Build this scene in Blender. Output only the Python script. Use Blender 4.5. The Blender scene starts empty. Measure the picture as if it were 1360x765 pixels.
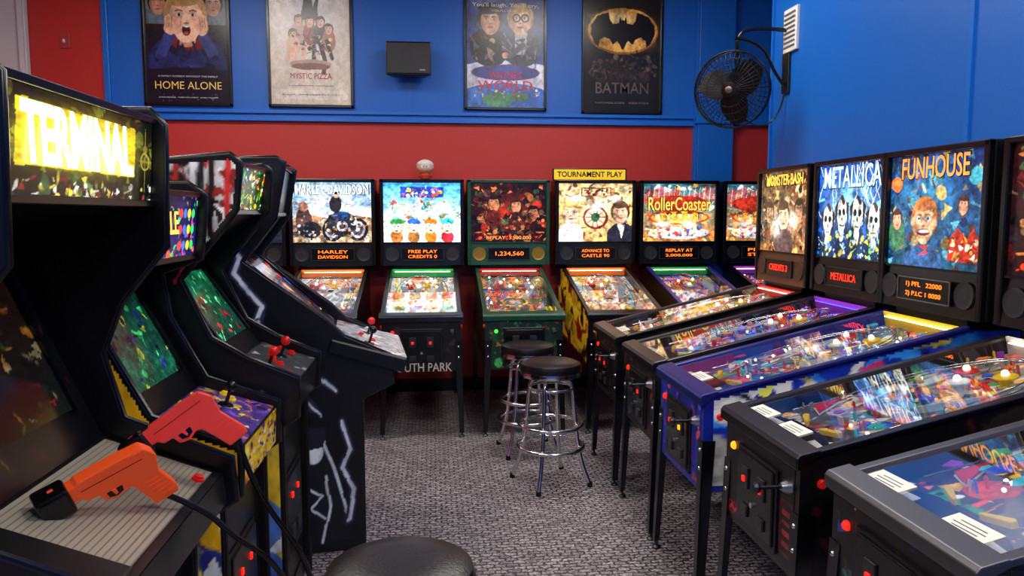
import bpy, math, random
import numpy as np
from mathutils import Vector, Matrix
S=bpy.context.scene
S.view_settings.view_transform='Standard'
S.view_settings.look='None'
def l1(v):
    v=v/255.0
    return v/12.92 if v<=.04045 else ((v+.055)/1.055)**2.4
def lin(c): return (l1(c[0]),l1(c[1]),l1(c[2]),1)
MATS={}
def M(name,col,rough=.5,metal=0,emit=0,noise=0,bump=0,nscale=40,coat=0):
    if name in MATS: return MATS[name]
    m=bpy.data.materials.new(name); m.use_nodes=True
    nt=m.node_tree; b=nt.nodes['Principled BSDF']
    c=lin(col)
    b.inputs['Base Color'].default_value=c
    b.inputs['Roughness'].default_value=rough
    b.inputs['Metallic'].default_value=metal
    if coat: b.inputs['Coat Weight'].default_value=coat
    if emit:
        b.inputs['Emission Color'].default_value=c
        b.inputs['Emission Strength'].default_value=emit
    if noise or bump:
        tc=nt.nodes.new('ShaderNodeTexCoord'); n=nt.nodes.new('ShaderNodeTexNoise')
        n.inputs['Scale'].default_value=nscale; n.inputs['Detail'].default_value=4
        nt.links.new(tc.outputs['Object'],n.inputs['Vector'])
        if noise:
            r=nt.nodes.new('ShaderNodeValToRGB')
            r.color_ramp.elements[0].color=(c[0]*(1-noise),c[1]*(1-noise),c[2]*(1-noise),1)
            r.color_ramp.elements[1].color=(min(1,c[0]*(1+noise)),min(1,c[1]*(1+noise)),min(1,c[2]*(1+noise)),1)
            nt.links.new(n.outputs['Fac'],r.inputs['Fac']); nt.links.new(r.outputs['Color'],b.inputs['Base Color'])
        if bump:
            bp=nt.nodes.new('ShaderNodeBump'); bp.inputs['Strength'].default_value=bump; bp.inputs['Distance'].default_value=.01
            nt.links.new(n.outputs['Fac'],bp.inputs['Height']); nt.links.new(bp.outputs['Normal'],b.inputs['Normal'])
    MATS[name]=m; return m
def artmat(emit,rough,diff=1.0):
    k='art_%g_%g_%g'%(emit,rough,diff)
    if k in MATS: return MATS[k]
    m=bpy.data.materials.new(k); m.use_nodes=True; nt=m.node_tree; b=nt.nodes['Principled BSDF']
    a=nt.nodes.new('ShaderNodeAttribute'); a.attribute_name='Col'
    nt.links.new(a.outputs['Color'],b.inputs['Base Color'])
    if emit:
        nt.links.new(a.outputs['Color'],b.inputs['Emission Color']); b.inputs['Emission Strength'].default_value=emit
    b.inputs['Roughness'].default_value=rough
    try: m.cycles.emission_sampling='NONE'
    except Exception: pass
    MATS[k]=m; return m
def glassmat():
    if 'glass_pane' in MATS: return MATS['glass_pane']
    m=bpy.data.materials.new('glass_pane'); m.use_nodes=True; nt=m.node_tree; nt.nodes.clear()
    o=nt.nodes.new('ShaderNodeOutputMaterial'); t=nt.nodes.new('ShaderNodeBsdfTransparent'); g=nt.nodes.new('ShaderNodeBsdfGlossy')
    g.inputs['Roughness'].default_value=.03; mx=nt.nodes.new('ShaderNodeMixShader'); f=nt.nodes.new('ShaderNodeFresnel'); f.inputs['IOR'].default_value=1.45
    mm=nt.nodes.new('ShaderNodeMath'); mm.operation='MULTIPLY'; mm.inputs[1].default_value=.55
    nt.links.new(f.outputs[0],mm.inputs[0]); nt.links.new(mm.outputs[0],mx.inputs[0]); nt.links.new(t.outputs[0],mx.inputs[1]); nt.links.new(g.outputs[0],mx.inputs[2]); nt.links.new(mx.outputs[0],o.inputs[0])
    MATS['glass_pane']=m; return m

def link(o,parent=None,loc=None,rot=None):
    S.collection.objects.link(o)
    if parent is not None: o.parent=parent
    if loc is not None: o.location=loc
    if rot is not None: o.rotation_euler=rot
    return o
def empty(name,loc=(0,0,0),rot=(0,0,0),parent=None):
    o=bpy.data.objects.new(name,None); o.empty_display_size=.1
    return link(o,parent,loc,rot)
def mesh(name,v,f,mat,parent=None,loc=None,rot=None,smooth=False,bevel=0,seg=2):
    me=bpy.data.meshes.new(name); me.from_pydata(v,[],f)
    import bmesh
    bm=bmesh.new(); bm.from_mesh(me); bmesh.ops.recalc_face_normals(bm,faces=bm.faces); bm.to_mesh(me); bm.free()
    if smooth: me.polygons.foreach_set('use_smooth',[True]*len(me.polygons))
    me.materials.append(mat)
    o=bpy.data.objects.new(name,me); link(o,parent,loc,rot)
    if bevel:
        b=o.modifiers.new('bevel','BEVEL'); b.width=bevel; b.segments=seg; b.limit_method='ANGLE'
    return o
def box(name,c,s,mat,parent=None,rot=None,bevel=0):
    x,y,z=s[0]/2,s[1]/2,s[2]/2
    v=[(a*x,b*y,d*z) for a in(-1,1) for b in(-1,1) for d in(-1,1)]
    f=[(0,1,3,2),(4,6,7,5),(0,4,5,1),(2,3,7,6),(0,2,6,4),(1,5,7,3)]
    return mesh(name,v,f,mat,parent,c,rot,bevel=bevel)
def prism(name,pts,x0,x1,mat,parent=None,bevel=0,loc=None,rot=None):
    n=len(pts)
    v=[(x0,p[0],p[1]) for p in pts]+[(x1,p[0],p[1]) for p in pts]
    f=[tuple(range(n)),tuple(range(2*n-1,n-1,-1))]+[(i,(i+1)%n,n+(i+1)%n,n+i) for i in range(n)]
    return mesh(name,v,f,mat,parent,loc,rot,bevel=bevel)
def flat(name,pts,z0,z1,mat,parent=None,bevel=0,loc=None,rot=None):
    n=len(pts)
    v=[(p[0],p[1],z0) for p in pts]+[(p[0],p[1],z1) for p in pts]
    f=[tuple(range(n)),tuple(range(2*n-1,n-1,-1))]+[(i,(i+1)%n,n+(i+1)%n,n+i) for i in range(n)]
    return mesh(name,v,f,mat,parent,loc,rot,bevel=bevel)
def lathe(name,prof,mat,parent=None,loc=None,rot=None,seg=20,smooth=True):
    v=[];f=[]
    for r,z in prof:
        for i in range(seg):
            a=2*math.pi*i/seg; v.append((r*math.cos(a),r*math.sin(a),z))
    for j in range(len(prof)-1):
        for i in range(seg):
            k=(i+1)%seg; f.append((j*seg+i,j*seg+k,(j+1)*seg+k,(j+1)*seg+i))
    f.append(tuple(range(seg))); f.append(tuple((len(prof)-1)*seg+i for i in range(seg)))
    o=mesh(name,v,f,mat,parent,loc,rot,smooth=smooth)
    if smooth:
        e=o.modifiers.new('es','EDGE_SPLIT'); e.split_angle=math.radians(40)
    return o
def ball(name,r,mat,parent,loc,sc=(1,1,1),seg=16):
    p=[(max(1e-4,r*math.sin(math.pi*i/10)),-r*math.cos(math.pi*i/10)) for i in range(11)]
    o=lathe(name,p,mat,parent,loc,seg=seg); o.scale=sc; o.modifiers.clear(); return o
def tube(name,pts,r,mat,parent=None,cyclic=False,nurbs=False,loc=None,rot=None,res=3):
    cu=bpy.data.curves.new(name,'CURVE'); cu.dimensions='3D'; cu.bevel_depth=r; cu.bevel_resolution=res
    sp=cu.splines.new('NURBS' if nurbs else 'POLY'); sp.points.add(len(pts)-1)
    for i,p in enumerate(pts): sp.points[i].co=(p[0],p[1],p[2],1)
    sp.use_cyclic_u=cyclic
    if nurbs: sp.order_u=3; sp.use_endpoint_u=not cyclic; cu.resolution_u=6
    cu.use_fill_caps=True
    cu.materials.append(mat); o=bpy.data.objects.new(name,cu); return link(o,parent,loc,rot)
def ring(r,z,n=32,cx=0,cy=0): return [(cx+r*math.cos(2*math.pi*i/n),cy+r*math.sin(2*math.pi*i/n),z) for i in range(n)]
TEXTS=[]
def text(name,s,w,h,mat,parent,loc,rot=(math.pi/2,0,0),off=.006):
    cu=bpy.data.curves.new(name,'FONT'); cu.body=s; cu.align_x='CENTER'; cu.align_y='CENTER'; cu.extrude=.002; cu.offset=off; cu.resolution_u=3
    cu.materials.append(mat); o=bpy.data.objects.new(name,cu); link(o,parent,loc,rot); TEXTS.append((o,w,h)); return o

# ------------------------------------------------------------ vertex-colour painter
def vnoise(w,h,n,seed):
    r=np.random.RandomState(seed).rand(n+2,n+2); x=np.linspace(0,n,w); y=np.linspace(0,n,h)
    xi=x.astype(int); yi=y.astype(int); fx=(x-xi); fy=(y-yi)[:,None]; fx=fx*fx*(3-2*fx); fy=fy*fy*(3-2*fy)
    a=r[np.ix_(yi,xi)]; b=r[np.ix_(yi,xi+1)]; c=r[np.ix_(yi+1,xi)]; d=r[np.ix_(yi+1,xi+1)]
    return (a*(1-fx)+b*fx)*(1-fy)+(c*(1-fx)+d*fx)*fy-.5
class Can:
    def __init__(s,w,h,top=(0,0,0),bot=None):
        s.w,s.h=w,h; bot=bot or top
        s.X,s.Y=np.meshgrid(np.linspace(0,1,w),np.linspace(0,1,h))
        t=s.Y[...,None]; s.a=np.array(bot,float)*(1-t)+np.array(top,float)*t
        s.asp=h/w
    def mix(s,al,col): s.a=s.a*(1-al[...,None])+np.array(col,float)*al[...,None]
    def ell(s,cx,cy,rx,ry,col,rot=0,soft=0,k=1):
        dx=(s.X-cx)*s.w; dy=(s.Y-cy)*s.h; c,n=math.cos(rot),math.sin(rot)
        x=(dx*c+dy*n)/(rx*s.w); y=(-dx*n+dy*c)/(ry*s.h); d=np.sqrt(x*x+y*y)
        al=np.exp(-d*d*2)*k if soft else np.clip((1-d)*min(rx*s.w,ry*s.h)+.5,0,1)
        s.mix(al,col); return s
    def inpoly(s,pts):
        ins=np.zeros_like(s.X,bool); n=len(pts)
        for i in range(n):
            x1,y1=pts[i]; x2,y2=pts[(i+1)%n]
            if y1==y2: continue
            c=((y1>s.Y)!=(y2>s.Y))&(s.X<(x2-x1)*(s.Y-y1)/(y2-y1)+x1); ins^=c
        return ins
    def poly(s,pts,col): s.mix(s.inpoly(pts).astype(float),col); return s
    def rect(s,x0,y0,x1,y1,col): return s.poly([(x0,y0),(x1,y0),(x1,y1),(x0,y1)],col)
    def line(s,pts,wd,col):
        for (x0,y0),(x1,y1) in zip(pts[:-1],pts[1:]):
            px=(s.X-x0)*s.w; py=(s.Y-y0)*s.h; vx=(x1-x0)*s.w; vy=(y1-y0)*s.h
            t=np.clip((px*vx+py*vy)/(vx*vx+vy*vy+1e-9),0,1); d=np.hypot(px-t*vx,py-t*vy)
            s.mix(np.clip(wd*s.w-d+.5,0,1),col)
        return s
    def ringe(s,cx,cy,r,wd,col):
        d=np.hypot((s.X-cx)*s.w,(s.Y-cy)*s.h); s.mix(np.clip(wd*s.w-np.abs(d-r*s.w)+.5,0,1),col); return s
    def bits(s,n,pal,seed,a=.01,b=.05,reg=(0,0,1,1)):
        R=random.Random(seed)
        for i in range(n):
            x=R.uniform(reg[0],reg[2]); y=R.uniform(reg[1],reg[3]); r=R.uniform(a,b); c=R.choice(pal); v=R.uniform(.65,1.2); c=tuple(min(255,q*v) for q in c); k=R.random()
            if k<.35: s.ell(x,y,r,r*R.uniform(.3,1.2)/s.asp,c,R.uniform(0,3))
            elif k<.7:
                an=R.uniform(0,6); s.poly([(x+r*math.cos(an+q*2.1)*R.uniform(.5,1.6),y+r*math.sin(an+q*2.1)/s.asp*R.uniform(.5,1.6)) for q in range(3)],c)
            else: s.line([(x,y),(x+R.uniform(-3,3)*r,y+R.uniform(-3,3)*r)],r*.2,c)
        return s
    def noise(s,amt,seed=0):
        r=np.random.RandomState(seed); s.a*=1+amt*(r.rand(s.h,s.w,1)-.5)*2; return s
    def fin(s,seed=1,amt=.35,wp=.03):
        N=lambda n,k: vnoise(s.w,s.h,n,seed*17+k)
        dx=(N(7,1)+.5*N(18,2)+.25*N(40,3))*wp*s.w; dy=(N(7,4)+.5*N(18,5)+.25*N(40,6))*wp*s.w
        I,J=np.indices((s.h,s.w)); iy=np.clip(np.round(I+dy),0,s.h-1).astype(int); ix=np.clip(np.round(J+dx),0,s.w-1).astype(int)
        s.a=s.a[iy,ix]; f=N(9,7)+N(25,8)+.8*N(60,9)
        s.a=s.a*(1+amt*f[...,None]); return s
    def face(s,cx,cy,r,skin=(215,160,125),hair=(70,40,25),mouth=False,hat=None):
        ax=r*s.asp; dk=tuple(v*.62 for v in skin); lt=tuple(min(255,v*1.12) for v in skin)
        s.ell(cx,cy+.12*r,.98*ax,1.1*r,hair); s.ell(cx,cy-.1*r,.76*ax,.98*r,skin); s.ell(cx,cy-.75*r,.5*ax,.4*r,skin)
        s.ell(cx-.62*ax,cy-.2*r,.28*ax,.9*r,dk,0,1,.6); s.ell(cx+.15*ax,cy+.3*r,.35*ax,.3*r,lt,0,1,.8)
        s.ell(cx,cy+.82*r,.75*ax,.3*r,hat or hair); s.ell(cx,cy+.62*r,.6*ax,.14*r,hat or hair,.1)
        for q in(-1,1):
            s.ell(cx+q*.3*ax,cy+.14*r,.2*ax,.13*r,dk,0,1,.8)
            s.ell(cx+q*.3*ax,cy+.1*r,.12*ax,.065*r,(235,228,220)); s.ell(cx+q*.3*ax,cy+.1*r,.065*ax,.07*r,(25,25,35))
            s.line([(cx+q*.46*ax,cy+.27*r),(cx+q*.3*ax,cy+.31*r),(cx+q*.16*ax,cy+.27*r)],.035*ax,tuple(v*.7 for v in hair))
            s.ell(cx+q*.42*ax,cy-.3*r,.18*ax,.16*r,(min(255,skin[0]*1.05),skin[1]*.8,skin[2]*.78),0,1,.6)
        s.ell(cx,cy-.18*r,.1*ax,.2*r,lt,0,1,.7); s.ell(cx,cy-.28*r,.13*ax,.05*r,dk)
        if mouth: s.ell(cx,cy-.6*r,.19*ax,.24*r,(70,14,14)); s.ell(cx,cy-.42*r,.13*ax,.05*r,(235,225,215)); s.ell(cx,cy-.74*r,.11*ax,.07*r,(170,70,70))
        else: s.ell(cx,cy-.56*r,.24*ax,.06*r,(150,55,55)); s.ell(cx,cy-.66*r,.18*ax,.05*r,dk,0,1,.6)
        return s
def art(name,can,O,U,V,parent=None,emit=0,rough=.4,mask=None,loc=None,rot=None):
    O,U,V=map(lambda q:np.array(q,float),(O,U,V)); w,h=can.w,can.h
    P=O+can.X[...,None]*U+can.Y[...,None]*V; vs=P.reshape(-1,3)
    i=np.arange(h-1)[:,None]*w+np.arange(w-1)[None]; F=np.stack([i,i+1,i+w+1,i+w],-1).reshape(-1,4)
    if mask is not None:
        k=(mask[:-1,:-1]&mask[1:,:-1]&mask[:-1,1:]&mask[1:,1:]).reshape(-1); F=F[k]
    me=bpy.data.meshes.new(name); me.from_pydata(vs.tolist(),[],F.tolist())
    c=np.clip(can.a,0,255)/255.; c=np.where(c<=.04045,c/12.92,((c+.055)/1.055)**2.4)
    at=me.color_attributes.new('Col','FLOAT_COLOR','POINT')
    at.data.foreach_set('color',np.concatenate([c,np.ones((h,w,1))],-1).astype(np.float32).ravel())
    me.materials.append(artmat(emit,rough)); o=bpy.data.objects.new(name,me); return link(o,parent,loc,rot)

BLACK=M('black_laminate',(15,15,17),.32,noise=.2,nscale=20)
BLK2=M('black_plastic',(9,9,10),.25)
DARK=M('dark_grey',(38,38,42),.4)
CHROME=M('chrome',(225,225,230),.14,1)
STEEL=M('brushed_steel',(160,160,165),.3,1,noise=.15,nscale=200)
DSTEEL=M('dark_steel',(72,72,78),.32,1)
WHITE=M('white_plastic',(235,235,230),.4)
CARD=M('instruction_card',(225,222,210),.5,emit=.15)
RED=M('red_plastic',(210,24,20),.3,emit=.2)
YEL=M('yellow_plastic',(240,200,30),.3,emit=.2)
DMDT=M('display_orange',(255,110,20),.5,emit=2.5)
DMDR=M('display_red',(255,40,20),.5,emit=2.5)
LAMPW=M('lamp_white',(255,240,215),.5,emit=8)
LAMPR=M('lamp_red',(240,34,18),.5,emit=1.1)
LAMPB=M('lamp_blue',(90,80,255),.5,emit=6)
LAMPA=M('lamp_amber',(255,150,30),.5,emit=2)
LAMPG=M('lamp_green',(60,230,80),.5,emit=1.2)
RUB=M('white_rubber',(230,225,215),.6,emit=.1)
for k in('display_orange','display_red','lamp_white','lamp_red','lamp_blue','lamp_amber','lamp_green'):
    MATS[k].cycles.emission_sampling='NONE'

# ------------------------------------------------------------ room
BLUE=M('blue_paint',(6,98,196),.45,bump=.08,nscale=90)
BLUE2=M('blue_trim_paint',(8,106,205),.38)
REDW=M('red_paint',(190,47,42),.5,bump=.08,nscale=90)
CEIL=M('ceiling_tile',(205,205,203),.8,noise=.05,nscale=60)
WPAINT=M('white_paint',(205,208,212),.5)
def carpet():
    m=bpy.data.materials.new('carpet'); m.use_nodes=True; nt=m.node_tree; b=nt.nodes['Principled BSDF']; N=nt.nodes.new; L=nt.links.new
    tc=N('ShaderNodeTexCoord'); nz=N('ShaderNodeTexNoise'); nz.inputs['Scale'].default_value=40; nz.inputs['Detail'].default_value=2
    L(tc.outputs['Object'],nz.inputs['Vector'])
    va=N('ShaderNodeVectorMath'); va.operation='MULTIPLY_ADD'; va.inputs[1].default_value=(.035,.035,0)
    L(nz.outputs['Color'],va.inputs[0]); L(tc.outputs['Object'],va.inputs[2])
    br=N('ShaderNodeTexBrick'); br.inputs['Scale'].default_value=1; br.inputs['Brick Width'].default_value=.06; br.inputs['Row Height'].default_value=.03; br.inputs['Mortar Size'].default_value=.006; br.inputs['Mortar Smooth'].default_value=.5
    br.inputs['Color1'].default_value=lin((188,178,182)); br.inputs['Color2'].default_value=lin((148,139,145)); br.inputs['Mortar'].default_value=lin((56,52,58))
    L(va.outputs[0],br.inputs['Vector'])
    n2=N('ShaderNodeTexNoise'); n2.inputs['Scale'].default_value=110; L(tc.outputs['Object'],n2.inputs['Vector'])
    r=N('ShaderNodeValToRGB'); r.color_ramp.elements[0].position=.38; r.color_ramp.elements[0].color=(.35,.35,.36,1); r.color_ramp.elements[1].position=.6; r.color_ramp.elements[1].color=(1.2,1.2,1.2,1)
    L(n2.outputs['Fac'],r.inputs['Fac'])
    mx=N('ShaderNodeMix'); mx.data_type='RGBA'; mx.blend_type='MULTIPLY'; mx.inputs[0].default_value=1
    L(br.outputs['Color'],mx.inputs[6]); L(r.outputs['Color'],mx.inputs[7]); L(mx.outputs[2],b.inputs['Base Color'])
    b.inputs['Roughness'].default_value=.55
    bp=N('ShaderNodeBump'); bp.inputs['Strength'].default_value=.5; bp.inputs['Distance'].default_value=.004; L(br.outputs['Fac'],bp.inputs['Height']); bp.invert=True; L(bp.outputs[0],b.inputs['Normal'])
    return m
X0,X1,Y0,Y1,ZC=-3.9,3.7,-2.0,7.0,3.9
XR=2.55
box('floor',((X0+X1)/2,(Y0+Y1)/2,-.05),(X1-X0+.2,Y1-Y0+.2,.1),carpet())
box('ceiling',((X0+X1)/2,(Y0+Y1)/2,ZC+.05),(X1-X0+.2,Y1-Y0+.2,.1),CEIL)
wb=empty('wall_back')
box('lower_red',((X0+X1)/2,Y1+.06,1.25),(X1-X0,.12,2.5),REDW,wb)
box('upper_blue',((-2.8+X1)/2,Y1+.06,3.2),(X1+2.8,.12,1.4),BLUE,wb)
box('upper_red',((-2.8+X0)/2,Y1+.06,3.2),(-2.8-X0,.12,1.4),REDW,wb)
box('wall_left',(X0-.05,(Y0+Y1)/2,ZC/2),(.1,Y1-Y0,ZC),REDW)
box('wall_front',((X0+X1)/2,Y0-.05,ZC/2),(X1-X0,.1,ZC),BLUE)
box('wall_right',(XR+.06,(Y0+5.52)/2,ZC/2),(.12,5.52-Y0,ZC),BLUE)
box('wall_alcove',(X1+.05,6.2,ZC/2),(.1,1.6,ZC),BLUE)
box('wall_alcove_return',((XR+.12+X1)/2,5.4,ZC/2),(X1-XR-.12,.1,ZC),BLUE)
t1=empty('trim_1')
box('ledge_upper',((-2.8+2.45)/2,Y1-.025,2.555),(5.25,.05,.03),BLUE2,t1,bevel=.004)
box('ledge_band',((-2.8+2.45)/2,Y1-.012,2.515),(5.25,.024,.05),BLUE2,t1)
box('ledge_lower',((-2.8+2.45)/2,Y1-.022,2.485),(5.25,.044,.02),BLUE2,t1,bevel=.004)
box('trim_2',(-2.78,Y1-.02,3.24),(.05,.04,1.32),BLUE2,bevel=.005)
t3=empty('trim_3')
box('pilaster',(2.63,Y1-.06,ZC/2),(.34,.12,ZC),BLUE,t3,bevel=.006)
box('pilaster_edge',(2.47,Y1-.04,ZC/2),(.05,.08,ZC),BLUE2,t3)
box('pilaster_cap',(2.64,Y1-.07,2.53),(.4,.14,.08),BLUE2,t3,bevel=.006)
box('trim_4',(3.25,Y1-.025,2.53),(.85,.05,.08),BLUE2)
box('trim_5',(XR-.006,3.41,ZC/2),(.012,.03,ZC),BLUE2)
box('trim_6',(XR+.055,5.53,ZC/2),(.15,.025,ZC),BLUE2)
box('baseboard_back',((X0+2.45)/2,Y1-.01,.06),(2.45-X0,.02,.12),BLK2)
box('baseboard_right',(XR-.01,1.7,.06),(.02,7.3,.12),BLK2)
box('baseboard_left',(X0+.01,2.5,.06),(.02,9,.12),BLK2)
d=empty('door_casing'); box('casing',(-3.53,Y1-.04,1.8),(.25,.06,3.6),WPAINT,d,bevel=.005); box('inner_stop',(-3.43,Y1-.085,1.8),(.04,.03,3.6),WPAINT,d)  # white door casing standing against the back wall
sw=empty('light_switch',(-3.12,Y1,3.13)); box('plate',(0,-.008,0),(.08,.012,.12),M('plate_red',(170,60,60),.4),sw,bevel=.003); box('toggle',(0,-.02,0),(.012,.02,.025),WHITE,sw)
LE=M('light_diffuser',(255,249,238),.5,emit=23)
for lx in(-1.7,1.2):
    for ly in(-.6,2.2,5.0):
        c=empty('ceiling_light',(lx,ly,ZC)); box('housing',(0,0,-.03),(1.26,.66,.06),WHITE,c)
        box('diffuser',(0,0,-.066),(1.18,.58,.012),LE,c)

# ------------------------------------------------------------ posters
def poster(x0,x1,z0,z1,can,name='framed_poster'):
    p=empty(name,((x0+x1)/2,Y1,(z0+z1)/2)); w,h=x1-x0,z1-z0
    box('backing',(0,-.008,0),(w,.016,h),BLK2,p)
    for q in(-1,1):
        box('frame_side',(q*(w/2-.012),-.018,0),(.024,.036,h),BLK2,p,bevel=.003)
        box('frame_rail',(0,-.018,q*(h/2-.012)),(w,.036,.024),BLK2,p,bevel=.003)
    art('print',can,(-w/2+.02,-.018,-h/2+.02),(w-.04,0,0),(0,0,h-.04),p,.08,.25)
    return p,w,h
PW,PH=190,275
c=Can(PW,PH,(30,22,22),(24,24,60))
c.rect(0,.6,1,1,(38,28,26)); c.rect(.03,.66,.34,.99,(95,108,120)); c.rect(.64,.66,.97,.99,(100,106,114))
c.face(.17,.83,.085,(180,130,100),(40,28,20)); c.face(.83,.83,.085,(185,140,110),(30,20,15)); c.ell(.17,.92,.12,.03,(30,25,25)); c.ell(.83,.93,.12,.03,(30,30,30))
c.ell(.5,.36,.46,.22,(34,40,88)); c.rect(.04,.22,.96,.36,(34,40,88)); c.ell(.5,.5,.2,.06,(110,30,35)); c.ell(.5,.53,.11,.06,(195,140,110))
c.bits(40,[(30,36,76),(46,54,112),(26,30,62),(22,24,50)],12,.02,.08,(.08,.25,.92,.46))
c.face(.5,.72,.185,(232,184,152),(176,138,82),True)
for q in(-1,1):
    c.poly([(.5+q*.13,.57),(.5+q*.25,.6),(.5+q*.38,.42),(.5+q*.26,.38)],(50,60,120))
    c.ell(.5+q*.2,.625,.062,.06,(222,170,140),-q*.3)
    for k in range(4):
        x=.5+q*(.245-.03*k); c.line([(x,.64),(x-q*.01,.735-.006*abs(k-1)*2)],.0155,(226,176,146)); c.line([(x+q*.016,.64),(x+q*.008,.72)],.003,(150,95,75))
c.rect(0,0,1,.26,(20,18,36)); c.ell(.5,.27,.5,.03,(20,18,36)); c.bits(25,[(120,110,140),(90,80,110)],4,.004,.012,(.1,.02,.9,.08)); c.noise(.08); c.fin(2,.22,.008)
p,w,h=poster(-2.48,-1.74,2.6,3.66,c)
text('title','HOME ALONE',.56,.065,M('title_gold',(215,180,90),.5,emit=.15),p,(0,-.021,-.36),off=0); text('tagline','A FAMILY COMEDY WITHOUT THE FAMILY',.5,.014,WHITE,p,(0,-.021,-.28),off=.0)
text('credits','JOHN HUGHES   CHRIS COLUMBUS   JOHN WILLIAMS',.5,.012,WHITE,p,(0,-.021,-.46),off=0)
c=Can(PW,PH,(222,216,206),(208,194,180)); c.rect(.05,.05,.95,.13,(218,208,196)); c.ell(.5,.75,.4,.25,(200,200,206),0,1)
c.poly([(.38,.72),(.46,1),(.62,1),(.6,.72)],(60,55,65)); c.poly([(.5,.99),(.62,.99),(.55,.83)],(190,180,180)); c.poly([(.47,.98),(.53,.98),(.5,.86)],(140,40,40))
for cx,cy,cl,hr in((.36,.72,(190,160,150),(90,50,35)),(.5,.71,(150,70,70),(60,35,25)),(.63,.71,(60,60,70),(40,30,25)),(.29,.6,(210,180,160),(100,70,50)),(.73,.65,(170,120,100),(60,30,20))):
    c.ell(cx,cy-.1,.085,.1,cl); c.face(cx,cy,.042,(225,180,155),hr)
for a,b_ in(((.35,.5),(.27,.34)),((.43,.5),(.4,.32)),((.3,.52),(.22,.38))): c.line([a,b_],.026,(225,180,155))
c.line([(.62,.55),(.68,.38),(.66,.28)],.026,(50,42,52)); c.line([(.55,.5),(.54,.33)],.026,(50,44,56)); c.line([(.7,.55),(.77,.4)],.022,(60,50,60))
c.bits(60,[(150,100,90),(80,70,80),(200,160,140),(230,210,190),(40,36,44)],8,.01,.03,(.25,.42,.75,.6)); c.ell(.5,.35,.26,.04,(165,140,130)); c.ell(.5,.33,.24,.03,(120,70,60)); c.noise(.05); c.fin(3,.12,.012)
p,w,h=poster(-1.43,-.69,2.6,3.66,c); text('title','MYSTIC PIZZA',.36,.05,M('title_red',(180,44,50),.5),p,(0,-.021,-.26),off=0); text('title_line','a romantic comedy',.4,.015,M('title_grey',(90,70,70),.5),p,(0,-.021,-.34),off=0); text('credits','JULIA  ANNABETH  LILI',.5,.015,MATS['title_grey'],p,(0,-.021,-.42),off=0)
c=Can(PW,PH,(52,56,100),(50,90,165)); c.ell(.3,.95,.5,.14,(120,128,170),0,1,.6); c.ell(.75,.87,.5,.12,(100,108,160),0,1,.6); c.ell(.5,.14,.9,.28,(200,204,224)); c.ell(.5,.0,.75,.22,(50,100,180)); c.ell(.4,.07,.2,.06,(70,130,90)); c.ell(.66,.1,.14,.04,(70,130,90))
c.ell(.3,.53,.26,.17,(26,24,30)); c.ell(.7,.53,.25,.17,(60,64,84)); c.poly([(.62,.66),(.78,.66),(.76,.42),(.62,.42)],(160,165,178)); c.rect(.12,.42,.9,.47,(30,35,60)); c.bits(70,[(40,44,60),(90,100,130),(20,20,26),(130,110,100)],13,.01,.05,(.12,.42,.9,.62))
c.face(.3,.76,.11,(195,145,115),(25,20,20),hat=(20,20,20)); c.face(.69,.77,.12,(212,172,142),(186,150,92)); c.ell(.3,.87,.15,.025,(20,20,20)); c.ell(.3,.885,.1,.03,(30,30,34)); c.ringe(.64,.782,.045,.009,(10,10,10)); c.ringe(.75,.782,.045,.009,(10,10,10))
c.line([(.3,.55),(.48,.46)],.04,(30,28,34)); c.ell(.5,.46,.04,.03,(205,155,125)); c.line([(.72,.55),(.56,.45)],.035,(80,84,104))
c.bits(60,[(210,60,60),(235,205,80),(60,160,210),(240,240,240)],5,.008,.02,(.08,.08,.92,.18)); c.ell(.5,.31,.44,.07,(70,42,120)); c.ell(.5,.31,.4,.055,(46,54,140)); c.noise(.06); c.fin(4,.28,.012)
p,w,h=poster(.30,1.05,2.6,3.66,c); text('title','WAYNE\'S',.3,.06,M('title_red2',(205,44,60),.5,emit=.15),p,(0,-.022,-.22)); text('title_low','WORLD',.5,.08,MATS['title_red2'],p,(0,-.022,-.31)); text('tagline','You\'ll laugh. You\'ll cry.',.6,.045,WHITE,p,(0,-.021,.40),off=0); text('tagline_2','YOU\'LL HURL.',.25,.02,WHITE,p,(0,-.021,.35),off=0)
c=Can(PW,PH,(30,22,16),(22,18,16)); c.ell(.5,.72,.48,.2,(40,26,14)); c.ell(.5,.7,.465,.2,(130,82,36)); c.ell(.5,.71,.45,.19,(205,145,60)); c.ell(.4,.81,.36,.07,(255,225,160),0,1); c.ell(.6,.6,.35,.08,(240,180,100),0,1); c.ell(.85,.7,.12,.14,(120,70,30),0,1,.7)
K=(14,11,10)
for q in(-1,1):
    c.poly([(.5,.80),(.5+q*.02,.79),(.5+q*.035,.83),(.5+q*.055,.77),(.5+q*.13,.76),(.5+q*.17,.80),(.5+q*.19,.86),(.5+q*.33,.83),(.5+q*.41,.75),(.5+q*.42,.68),(.5+q*.37,.6),(.5+q*.31,.565),(.5+q*.3,.62),(.5+q*.24,.65),(.5+q*.17,.63),(.5+q*.13,.585),(.5+q*.07,.62),(.5,.53)],K)
c.ell(.5,.35,.45,.12,(44,32,28)); c.bits(130,[(90,70,60),(60,50,46),(80,68,58),(30,26,26)],3,.01,.04,(.05,.3,.95,.48)); c.noise(.08); c.fin(5,.35,.01)
p,w,h=poster(1.38,2.14,2.58,3.66,c); text('title','BATMAN',.5,.1,M('title_bronze',(100,88,80),.4,.5),p,(0,-.021,-.31)); text('credits','NICHOLSON   KEATON',.5,.015,M('title_grey2',(140,130,120),.5),p,(0,-.021,-.44),off=0)

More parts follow.
